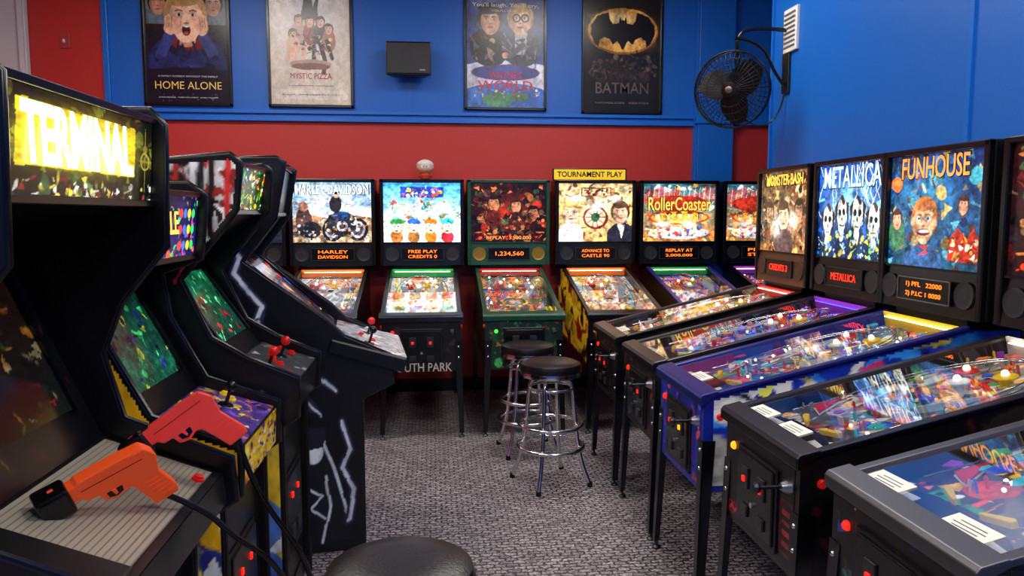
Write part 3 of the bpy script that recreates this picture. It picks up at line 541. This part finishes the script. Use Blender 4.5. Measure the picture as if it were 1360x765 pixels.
# sign & figurine
sg=empty('tournament_sign',(1.42,yb+1.28,1.955))
box('board',(0,0,.055),(.68,.02,.11),BLK2,sg,bevel=.003); box('face',(0,-.011,.055),(.655,.004,.09),M('sign_yellow',(250,205,40),.4,emit=.35),sg)
text('lettering','TOURNAMENT PLAY',.6,.05,BLK2,sg,(0,-.014,.055),off=.02)
fg=empty('figurine',(-.06,yb+1.27,1.955)); SK=M('fig_skin',(235,190,165),.4)
lathe('body',[(.03,0),(.045,.01),(.05,.04),(.025,.07)],M('fig_red',(190,60,40),.5),fg); ball('head',.072,SK,fg,(0,0,.115),(1.05,1,.85))
lathe('hat',[(.074,.0),(.076,.015),(.06,.035),(.03,.05),(.001,.055)],M('fig_white',(230,225,220),.6),fg,(0,0,.125))
for q in(-1,1): ball('eye',.018,WHITE,fg,(q*.02,-.062,.115),(1,.4,1)); ball('pupil',.005,BLK2,fg,(q*.015,-.071,.115)); ball('arm',.02,MATS['fig_red'],fg,(q*.05,-.01,.045),(.7,.8,1.3))

# ------------------------------------------------------------ stools
def stool(loc,rz=0,k=1):
    s=empty('bar_stool',loc,(0,0,rz)); V=M('black_vinyl',(16,15,16),.32,bump=.15,nscale=120); s.scale=(1,1,k)
    lathe('seat',[(.165,.69),(.185,.70),(.188,.725),(.18,.75),(.15,.763),(.08,.768),(.001,.769)],V,s,seg=40)
    lathe('seat_band',[(.16,.672),(.187,.676),(.19,.69),(.187,.705),(.16,.706)],CHROME,s,seg=40)
    lathe('swivel',[(.05,.635),(.07,.65),(.09,.672)],DARK,s,seg=20)
    for i in range(4):
        a=math.pi/4+i*math.pi/2; c,n=math.cos(a),math.sin(a)
        tube('leg',[(r*c,r*n,z) for r,z in((.03,.645),(.10,.655),(.135,.62),(.145,.5),(.165,.3),(.2,.12),(.25,.015))],.0135,CHROME,s,nurbs=True)
        lathe('foot_cap',[(.014,0),(.017,.004),(.015,.03)],BLK2,s,(.25*c,.25*n,0),seg=12)
    tube('foot_ring',ring(.2,.235),.013,CHROME,s,cyclic=True)
    tube('upper_ring',ring(.19,.37),.012,CHROME,s,cyclic=True)
    tube('brace_ring',ring(.135,.6,24),.009,CHROME,s,cyclic=True)
stool((.71,4.48,0),.35); stool((.65,5.12,0),.1); stool((-.088,1.81,0),.2,1.04)

# ------------------------------------------------------------ wall fan
ff=empty('wall_fan',(2.10,5.2,2.52))
D=Vector((-.62,-.78,-.12)).normalized(); q=D.to_track_quat('Z','Y')
h=empty('fan_head',(0,0,0),parent=ff); h.rotation_mode='QUATERNION'; h.rotation_quaternion=q; h.scale=(.97,.97,.97)
W_=M('cage_wire',(34,34,38),.3,.7)
for r,z in((.27,0),(.27,.03),(.265,-.03),(.22,.055),(.17,.07),(.12,.078),(.22,-.06),(.15,-.085)): tube('cage_ring',ring(r,z,36),.005 if r>.25 else .0022,W_,h,cyclic=True,res=1)
for i in range(44):
    a=2*math.pi*i/44; c,n=math.cos(a),math.sin(a)
    tube('cage_spoke',[(r*c,r*n,z) for r,z in((.05,.082),(.12,.078),(.2,.062),(.27,.03),(.27,-.03),(.2,-.07),(.08,-.09))],.0022,W_,h,res=1)
lathe('hub_badge',[(.055,.08),(.055,.088),(.02,.092)],BLK2,h); lathe('badge_label',[(.025,.0925),(.02,.094)],STEEL,h)
lathe('motor',[(.03,.03),(.06,.0),(.07,-.09),(.07,-.2),(.05,-.22)],BLK2,h)
for i in range(3):
    a=i*2.094+.5; v=[];n=9
    for k in range(n):
        t=k/(n-1); r=.04+.21*t; wv=.05+.07*math.sin(math.pi*min(1,t*.9+.1))
        for sgn in(-1,1):
            aa=a+.25*t+sgn*wv/max(r,.09); v.append((r*math.cos(aa),r*math.sin(aa),sgn*.025))
    mesh('blade',v,[(2*k,2*k+1,2*k+3,2*k+2) for k in range(n-1)],M('fan_blade',(34,32,36),.35,.6),h,smooth=True)
tube('arm',[(.06,.12,0),(.12,.15,.16),(.05,.1,.40),(.2,.1,.46),(.43,.1,.44)],.014,BLK2,ff,nurbs=True)
tube('arm_brace',[(.05,.1,.38),(.25,.1,.36),(.36,.1,.12),(.43,.1,.05)],.012,BLK2,ff,nurbs=True)
box('wall_plate',(.438,.1,.25),(.02,.1,.5),BLK2,ff,bevel=.004); tube('cord',[(.06,.12,-.1),(.2,.15,-.25),(.4,.12,-.2),(.43,.1,.0)],.006,BLK2,ff,nurbs=True)
vt=empty('wall_vent',(XR,5.24,2.95)); box('frame',(-.012,0,0),(.024,.2,.30),WHITE,vt,bevel=.004)
for k in range(8): box('louver',(-.028,0,-.115+.0325*k),(.016,.16,.008),M('louver_grey',(150,155,160),.4),vt,rot=(0,.6,0))

# ------------------------------------------------------------ arcade cabinets (left row)
def arcade(loc,rz,w,side,inn,g):
    P=empty('arcade_cabinet',loc,(0,0,rz)); hw=w/2; body=g.get('body',BLACK)
    sp_=[(-f,z) for f,z in side]
    for q in(-1,1):
        prism('side_panel',sp_,q*hw,q*(hw-.02),g.get('side',body),P,bevel=.004)
        tube('t_molding',[(q*(hw-.01),-f-.0,z) for f,z in side],.009,g.get('mold',BLK2),P,cyclic=True,res=2)
    K0,K1,C0,C1,C2,B1,M0,M1,T=inn
    prism('core',[(-f,z) for f,z in (K0,K1,C0,C1,C2,B1,M0,M1,T,(.02,T[1]-.1),(.02,0))],-hw+.02,hw-.02,body,P)
    iw=hw-.025
    def frame_(a,b):
        d=Vector((0,-(b[0]-a[0]),b[1]-a[1])); return d,Vector((1,0,0)).cross(d).normalized()
    def seg(name,a,b,can,e,x0=-iw,x1=iw,off=.004,rough=.25,t0=0,t1=1):
        d,n=frame_(a,b)
        o=Vector((x0,-a[0],a[1]))+d*t0+n*off
        return art(name,can,o,(x1-x0,0,0),d*(t1-t0),P,e,rough)
    seg('marquee',M0,M1,g['marq'],g.get('me',1.3))
    if g.get('mtext'):
        s_,tw,th,xo,mt,mo=g['mtext']; d,n=frame_(M0,M1); o=Vector((xo,-M0[0],M0[1]))+d*.55+n*.008
        text('marquee_lettering',s_,tw,th,mt,P,o,off=mo)
    for q_,pt in((0,M0),(1,M1)): box('marquee_retainer',(0,-pt[0]-.01,pt[1]),(2*iw,.014,.02),BLK2,P,bevel=.003)
    if g.get('bez'): seg('bezel_art',C2,B1,g['bez'],.1,off=.003)
    sx=iw*.78
    seg('screen',C2,B1,g['scr'],g.get('se',1.0),-sx,sx,.008,.12,.17,.87)
    d,n=frame_(C2,B1)
    for s_ in(-1,1):
        mid=Vector((0,-C2[0],C2[1]))+d*.52+n*.01
        box('screen_bezel',(s_*(sx+.01),mid.y,mid.z),(.02,.02,d.length*.72),BLK2,P,rot=(math.atan2(-d.y,d.z),0,0))
    ex=g.get('cpx',0)
    dC=Vector((0,-(C2[0]-C1[0]),C2[1]-C1[1])); an=math.atan2(dC.z,dC.y)
    Fm=empty('control_panel',(0,-C1[0],C1[1]),(an,0,0),P); Lc=dC.length
    if ex: box('panel_base',(0,Lc/2,-.035),(w+ex,Lc,.07),BLACK,Fm,bevel=.008); zt=.002
    else: zt=.004
    m_=g.get('cpm',0)
    art('panel_overlay',g['cp'],(-iw-ex/2+m_,.004+.02*(m_>0),zt),(2*iw+ex-m_-.02*(m_>0),0,0),(0,Lc-.02-.02*(m_>0),0),Fm,g.get('cpe',.1),.3)
    if m_: box('panel_rib',(-iw+m_*.45,Lc*.5,.02),(m_*.8,Lc*.98,.05),BLACK,Fm,bevel=.008)
    seg('panel_front_art',C0,C1,g['cpf'],.08)
    for jx,jy,jm in g.get('joy',[]):
        lathe('joystick_washer',[(.028,0),(.025,.004)],BLK2,Fm,(jx,jy*Lc,zt)); lathe('joystick_shaft',[(.007,0),(.006,.06)],DSTEEL,Fm,(jx,jy*Lc,zt),seg=10); ball('joystick_knob',.02,jm,Fm,(jx,jy*Lc,zt+.07))
    for bx,by_,bm in g.get('btn',[]):
        lathe('button',[(.018,0),(.018,.006),(.012,.007),(.012,.013),(.008,.014)],bm,Fm,(bx,by_*Lc,zt),seg=16)
    f0=K0[0]; cz=K1[1]*.5
    box('coin_door_frame',(0,-f0-.004,cz),(.34,.012,.36),DSTEEL,P,bevel=.004); box('coin_door',(0,-f0-.012,cz),(.31,.012,.33),BLK2,P,bevel=.004)
    for q in(-1,1): box('coin_reject',(q*.06,-f0-.02,cz+.08),(.018,.01,.024),LAMPR,P,bevel=.003); box('coin_return',(q*.06,-f0-.02,cz-.08),(.06,.01,.06),DARK,P,bevel=.003)
    box('kick_plate',(0,-f0-.003,.05),(2*iw,.008,.1),DSTEEL,P)
    if g.get('sidecan'):
        c=g['sidecan'].fin(9,.25,.012); fm=max(f for f,z in side); zm=max(z for f,z in side)
        pts=[(f/fm,z/zm) for f,z in side]; m=c.inpoly(pts)
        for dx,dy in((.012,0),(-.012,0),(0,.01),(0,-.01)): m&=c.inpoly([(a+dx,b+dy) for a,b in pts])
        art('side_art',c,(-(hw+.0015),0,0),(0,-fm,0),(0,0,zm),P,g.get('sce',.05),.4,m)
    return P
def scr(top,bot,pl,seed,n=40,b=.08):
    c=Can(110,84,top,bot); c.bits(n,pl,seed,.015,b); return c.fin(seed,.5,.04)
# L0 : light-gun cabinet
m0=Can(220,80,(8,10,8)); m0.bits(90,[(40,50,30),(70,80,30),(20,26,18),(90,80,30)],1,.01,.04)
m0.ell(.48,.56,.46,.42,(120,112,14),soft=1); m0.rect(.11,.30,.85,.86,(170,150,24)); m0.ell(.48,.58,.40,.30,(255,235,60),soft=1)  # soft yellow glow around the lettering, painted into the marquee art
for q in(.055,.94): m0.ringe(q,.5,.035,.004,(150,140,50)); m0.line([(q,.15),(q,.88)],.002,(150,140,50)); m0.line([(q-.05,.5),(q+.05,.5)],.002,(150,140,50))
m0.bits(120,[(200,180,60),(120,40,30),(60,90,50),(200,200,190),(20,20,20)],7,.006,.022,(0,.0,1,.22)); m0.fin(3,.3,.006)
cp0=Can(70,260,(160,153,138))
for i in range(20): cp0.rect(0,i/20,1,i/20+.012,(118,110,94))
side0=[(1.0,0),(1.0,.72),(1.13,.80),(1.12,.93),(.82,1.06),(.77,1.25),(.83,1.40),(.96,1.56),(.97,1.90),(.93,1.945),(.08,1.945),(0,1.85),(0,0)]
in0=[(.96,0),(.96,.70),(1.10,.80),(1.09,.885),(.76,1.01),(.50,1.60),(.92,1.68),(.935,1.91),(.08,1.92)]
arcade((-1.72,1.85,0),math.pi/2,.84,side0,in0,dict(marq=m0,me=1.4,mtext=('TERMINAL',.54,.125,-.02,M('marquee_glow',(255,252,200),.5,emit=4),.035),scr=scr((34,14,10),(12,18,14),[(130,80,30),(110,24,20),(30,70,40),(26,26,26),(110,100,70)],3,80,.04),se=.6,cp=cp0,cpm=.13,cpe=0,cpf=Can(20,8,(24,24,26)),bez=scr((12,12,14),(10,10,12),[(80,24,20),(110,80,30),(24,24,28)],5,30,.04),
   btn=[(.3,.12,RED)]))
# L1
m1=Can(150,70,(10,14,60),(30,20,90)); m1.bits(150,[(220,50,160),(60,200,90),(250,200,50),(60,140,230),(255,90,60),(16,16,50),(10,10,30)],2,.012,.035); m1.rect(.0,.35,.62,.75,(24,16,60)); m1.fin(4,.4,.02)
for i in range(12): m1.ell(.68+.08*(i%4),.2+.25*(i//4),.034,.075,[(240,60,60),(60,210,90),(250,210,50),(70,110,240)][i*7%4])
yside=Can(130,220,(225,168,24)); yside.rect(0,.73,1,1,(12,12,14)); yside.poly([(0,.8),(.5,.8),(.60,.66),(.4,.5),(0,.5)],(12,12,14)); yside.bits(80,[(240,200,60),(40,60,150),(200,200,200),(60,30,120),(220,110,40)],6,.02,.07,(.3,.0,1,.42))
cp1=Can(110,60,(70,50,130)); cp1.bits(130,[(250,200,60),(110,70,180),(230,120,50),(30,24,60),(210,190,120),(230,180,60)],4,.015,.045); cp1.fin(6,.3,.03)
side1=[(.86,0),(.86,.76),(.915,.80),(.92,.955),(.66,1.05),(.54,1.28),(.52,1.44),(.66,1.49),(.685,1.72),(.62,1.765),(.08,1.765),(0,1.7),(0,0)]
in1=[(.83,0),(.83,.74),(.90,.80),(.905,.93),(.62,1.02),(.40,1.44),(.63,1.50),(.655,1.72),(.05,1.745)]
cpf1=Can(100,34,(240,190,30)); cpf1.bits(80,[(90,50,150),(250,220,80),(230,120,40),(230,230,220),(60,40,90)],3,.015,.05)
arcade((-1.5,2.58,0),math.pi/2,.58,side1,in1,dict(side=BLACK,marq=m1,me=1.3,mtext=('PUZZLE',.3,.08,-.09,TYL,.02),scr=scr((14,50,40),(20,80,60),[(40,140,70),(30,40,120),(150,160,60),(10,20,20),(60,200,110)],7,60,.06),se=.7,cp=cp1,cpf=cpf1.fin(2,.3,.02),cpe=.2,sidecan=yside,sce=.15,
   joy=[(-.13,.5,BLK2),(.13,.5,BLK2)],btn=[(-.02,.55,RED),(.03,.65,RED),(.2,.5,YEL),(.24,.62,YEL)]))
# L2
g2=Can(160,280,(200,200,204)); g2.rect(0,.55,1,.84,(12,12,14)); g2.rect(0,.78,1,1,(190,186,188)); g2.bits(200,[(20,20,22),(225,225,230),(170,40,36),(110,110,114),(240,240,240)],3,.01,.05,(0,.80,1,1))
for i in range(14): g2.line([(.1+.06*i,.99),(.04+.065*i,.84)],.01,[(230,230,235),(24,20,22),(190,40,40)][i%3])
g2.rect(0,.4,1,.55,(20,20,24)); g2.rect(0,0,1,.42,(206,208,212)); g2.bits(26,[(120,140,180),(236,200,60),(90,110,150)],6,.02,.08,(.55,.15,1,.42)); g2.ell(.8,.33,.16,.07,(230,190,50)); g2.ell(.8,.25,.14,.06,(70,110,180)); g2.ell(.82,.14,.12,.05,(60,90,170))
m2=Can(130,70,(20,60,20)); m2.bits(160,[(60,180,60),(250,200,40),(230,60,40),(250,250,250),(20,20,20)],8,.015,.05); m2.fin(5,.4,.03)
side2=[(.92,0),(.92,.84),(.98,.88),(.985,1.03),(.80,1.11),(.67,1.19),(.57,1.41),(.69,1.55),(.78,1.67),(.80,1.84),(.76,1.875),(.5,1.85),(.08,1.84),(0,1.75),(0,0)]
in2=[(.89,0),(.89,.82),(.96,.88),(.97,1.00),(.72,1.085),(.46,1.46),(.74,1.66),(.77,1.84),(.05,1.82)]
cp2=Can(110,60,(60,64,66)); cp2.bits(50,[(90,96,98),(40,40,44),(160,160,160),(120,40,40)],4,.015,.05)
arcade((-1.5,3.175,0),math.pi/2,.56,side2,in2,dict(marq=m2,me=1.1,scr=scr((14,90,56),(16,50,40),[(50,200,110),(30,110,70),(170,40,40),(10,24,24),(120,220,160)],9,60,.06),se=.9,cp=cp2,cpf=Can(20,8,(30,30,32)),sidecan=g2,sce=.1,
   joy=[(-.15,.5,RED),(.1,.5,RED)],btn=[(-.05,.4,RED),(-.01,.55,RED),(.04,.6,RED),(.2,.4,RED),(.22,.6,RED)]))
# L3
g3=Can(200,350,(10,10,13))
Wt=(215,220,235)
def bolt(pts,wd): g3.line(pts,wd*2.2,(44,46,76)); g3.line(pts,wd,Wt)
bolt([(.2,.86),(.28,.76),(.25,.72),(.38,.64),(.35,.6),(.47,.52),(.56,.53)],.010); bolt([(.1,.6),(.2,.56),(.3,.54),(.36,.48),(.5,.43),(.6,.38)],.012); bolt([(.36,.6),(.27,.5),(.3,.42),(.22,.34)],.008); bolt([(.5,.43),(.62,.46),(.72,.42)],.008); bolt([(.42,.56),(.5,.49),(.48,.44),(.64,.36)],.006)
# cloaked figure with raised arm, lower front
g3.poly([(.46,.03),(.44,.16),(.5,.26),(.56,.31),(.64,.3),(.7,.22),(.76,.1),(.78,.03)],(22,22,32)); g3.line([(.46,.03),(.45,.16),(.5,.26),(.56,.315),(.64,.305),(.7,.22),(.76,.1)],.008,Wt)
g3.ell(.6,.27,.05,.034,Wt); g3.poly([(.55,.27),(.65,.28),(.66,.33),(.56,.33)],(30,30,46)); g3.line([(.5,.2),(.42,.27),(.46,.33)],.014,Wt); g3.line([(.56,.2),(.52,.1),(.56,.03)],.007,Wt); g3.line([(.66,.2),(.68,.12),(.64,.03)],.007,Wt); g3.line([(.58,.17),(.64,.15),(.58,.12),(.65,.09)],.006,Wt)
bolt([(.74,.34),(.78,.27),(.74,.22),(.8,.16),(.77,.08)],.010); bolt([(.44,.14),(.38,.08),(.4,.03)],.010)
side3=[(.82,0),(.82,.76),(.97,.83),(.96,.97),(.74,1.07),(.66,1.15),(.29,1.43),(.44,1.63),(.49,1.89),(.45,1.915),(.3,1.91),(.12,1.78),(0,1.6),(0,0)]
in3=[(.79,0),(.79,.74),(.95,.83),(1.04,.95),(.68,1.06),(.26,1.44),(.42,1.65),(.46,1.88),(.12,1.72)]
cp3=Can(160,80,(165,167,174)); cp3.bits(140,[(200,206,216),(90,90,100),(150,70,60),(130,145,170),(235,235,240)],4,.012,.05); cp3.fin(3,.25,.02)
arcade((-1.2,3.91,0),math.radians(96),.70,side3,in3,dict(marq=Can(40,20,(20,18,24)),me=.3,scr=scr((30,30,60),(60,30,20),[(230,160,60),(60,90,200),(220,60,40)],9),se=.8,bez=scr((16,16,20),(20,20,24),[(220,120,40),(50,80,160),(200,50,40)],6,90,.05),cp=cp3,cpf=Can(20,8,(20,20,22)),sidecan=g3,sce=.08,cpx=.05,cpe=.12,
   joy=[(-.2,.5,BLK2),(.12,.5,RED)],btn=[(-.1,.45,RED),(-.05,.55,WHITE),(0,.6,RED),(.2,.45,RED),(.26,.5,WHITE)]))

# ------------------------------------------------------------ light guns
def gun(rear,muz,grip,mat,cable,s=1.0):
    rear,muz,grip=map(Vector,(rear,muz,grip)); bx=(muz-rear).normalized(); gy=(grip-rear); gy-=bx*gy.dot(bx); gy.normalize(); nz=bx.cross(gy)
    G=empty('light_gun'); Mx=Matrix((bx,gy,nz)).transposed().to_4x4(); Mx.translation=rear; G.matrix_world=Mx
    out=[(-.01,-.02),(.0,-.033),(.06,-.036),(.15,-.034),(.155,-.028),(.21,-.028),(.212,.010),(.155,.014),(.145,.028),(.12,.030),(.115,.052),(.09,.062),(.065,.052),(.050,.058),(.032,.11),(.022,.142),(-.036,.14),(-.038,.12),(-.014,.05),(-.022,.0)]
    flat('body',[(x*s,y*s) for x,y in out],-.019,.019,mat,G,bevel=.007)
    flat('trigger_opening',[(.07,.032),(.106,.032),(.104,.047),(.088,.053),(.072,.047)],-.0205,.0205,BLK2,G)
    flat('trigger',[(.085,.031),(.095,.031),(.09,.047),(.084,.045)],-.0225,.0225,mat,G)
    for k in range(6): box('slide_serration',(.01+.008*k,-.02,.0),(.003,.02,.041),mat,G)
    for k in range(5): box('grip_rib',(.01-.006*k,.065+.014*k,0),(.035,.004,.041),mat,G)
    box('slide_line',(.08,-.008,0),(.14,.002,.0395),M('seam_dark',(120,30,14),.5),G)
    box('front_sight',(.2*s,-.032,0),(.012,.012,.008),mat,G)
    box('holster_cup',(.205,-.002,0),(.07,.07,.06),BLK2,G,bevel=.008)
    box('holster_arm',(.215,.05,0),(.03,.08,.03),BLK2,G,bevel=.004)
    gi=G.matrix_world.inverted()
    tube('cable',[Vector((-.005,.142,0))]+[gi@Vector(p) for p in cable],.008,BLK2,G,nurbs=True)
    return G
OR=M('orange_plastic',(252,88,34),.32,emit=.14); RDP=M('scarlet_plastic',(242,66,50),.32,emit=.14)
gun((-.695,1.845,1.075),(-.825,1.76,1.015),(-.64,1.968,.895),OR,[(-.60,1.975,.885),(-.54,2.0,.80),(-.44,2.08,.68),(-.40,2.2,.45),(-.45,2.24,.25),(-.52,2.26,.05)])
gun((-.63,2.115,1.14),(-.742,2.067,1.06),(-.542,2.121,.98),RDP,[(-.535,2.12,.97),(-.48,2.14,.82),(-.38,2.22,.62),(-.37,2.28,.4),(-.42,2.28,.2),(-.5,2.3,.05)])

# ------------------------------------------------------------ fit texts, camera
bpy.context.view_layer.update()
for o,w,h in TEXTS:
    d=o.dimensions
    if d.x>0 and d.y>0: o.scale=(w/d.x,h/d.y,.3)
wd=bpy.data.worlds.new('world'); S.world=wd; wd.use_nodes=True; wd.node_tree.nodes['Background'].inputs[0].default_value=(.05,.05,.06,1)
cam=bpy.data.cameras.new('camera'); cam.sensor_width=36; cam.lens=36*1000/1360; cam.clip_start=.05
co=bpy.data.objects.new('camera',cam); S.collection.objects.link(co)
co.location=(0,0,1.65); co.rotation_euler=(math.radians(90-5.57),0,math.radians(-6)); S.camera=co
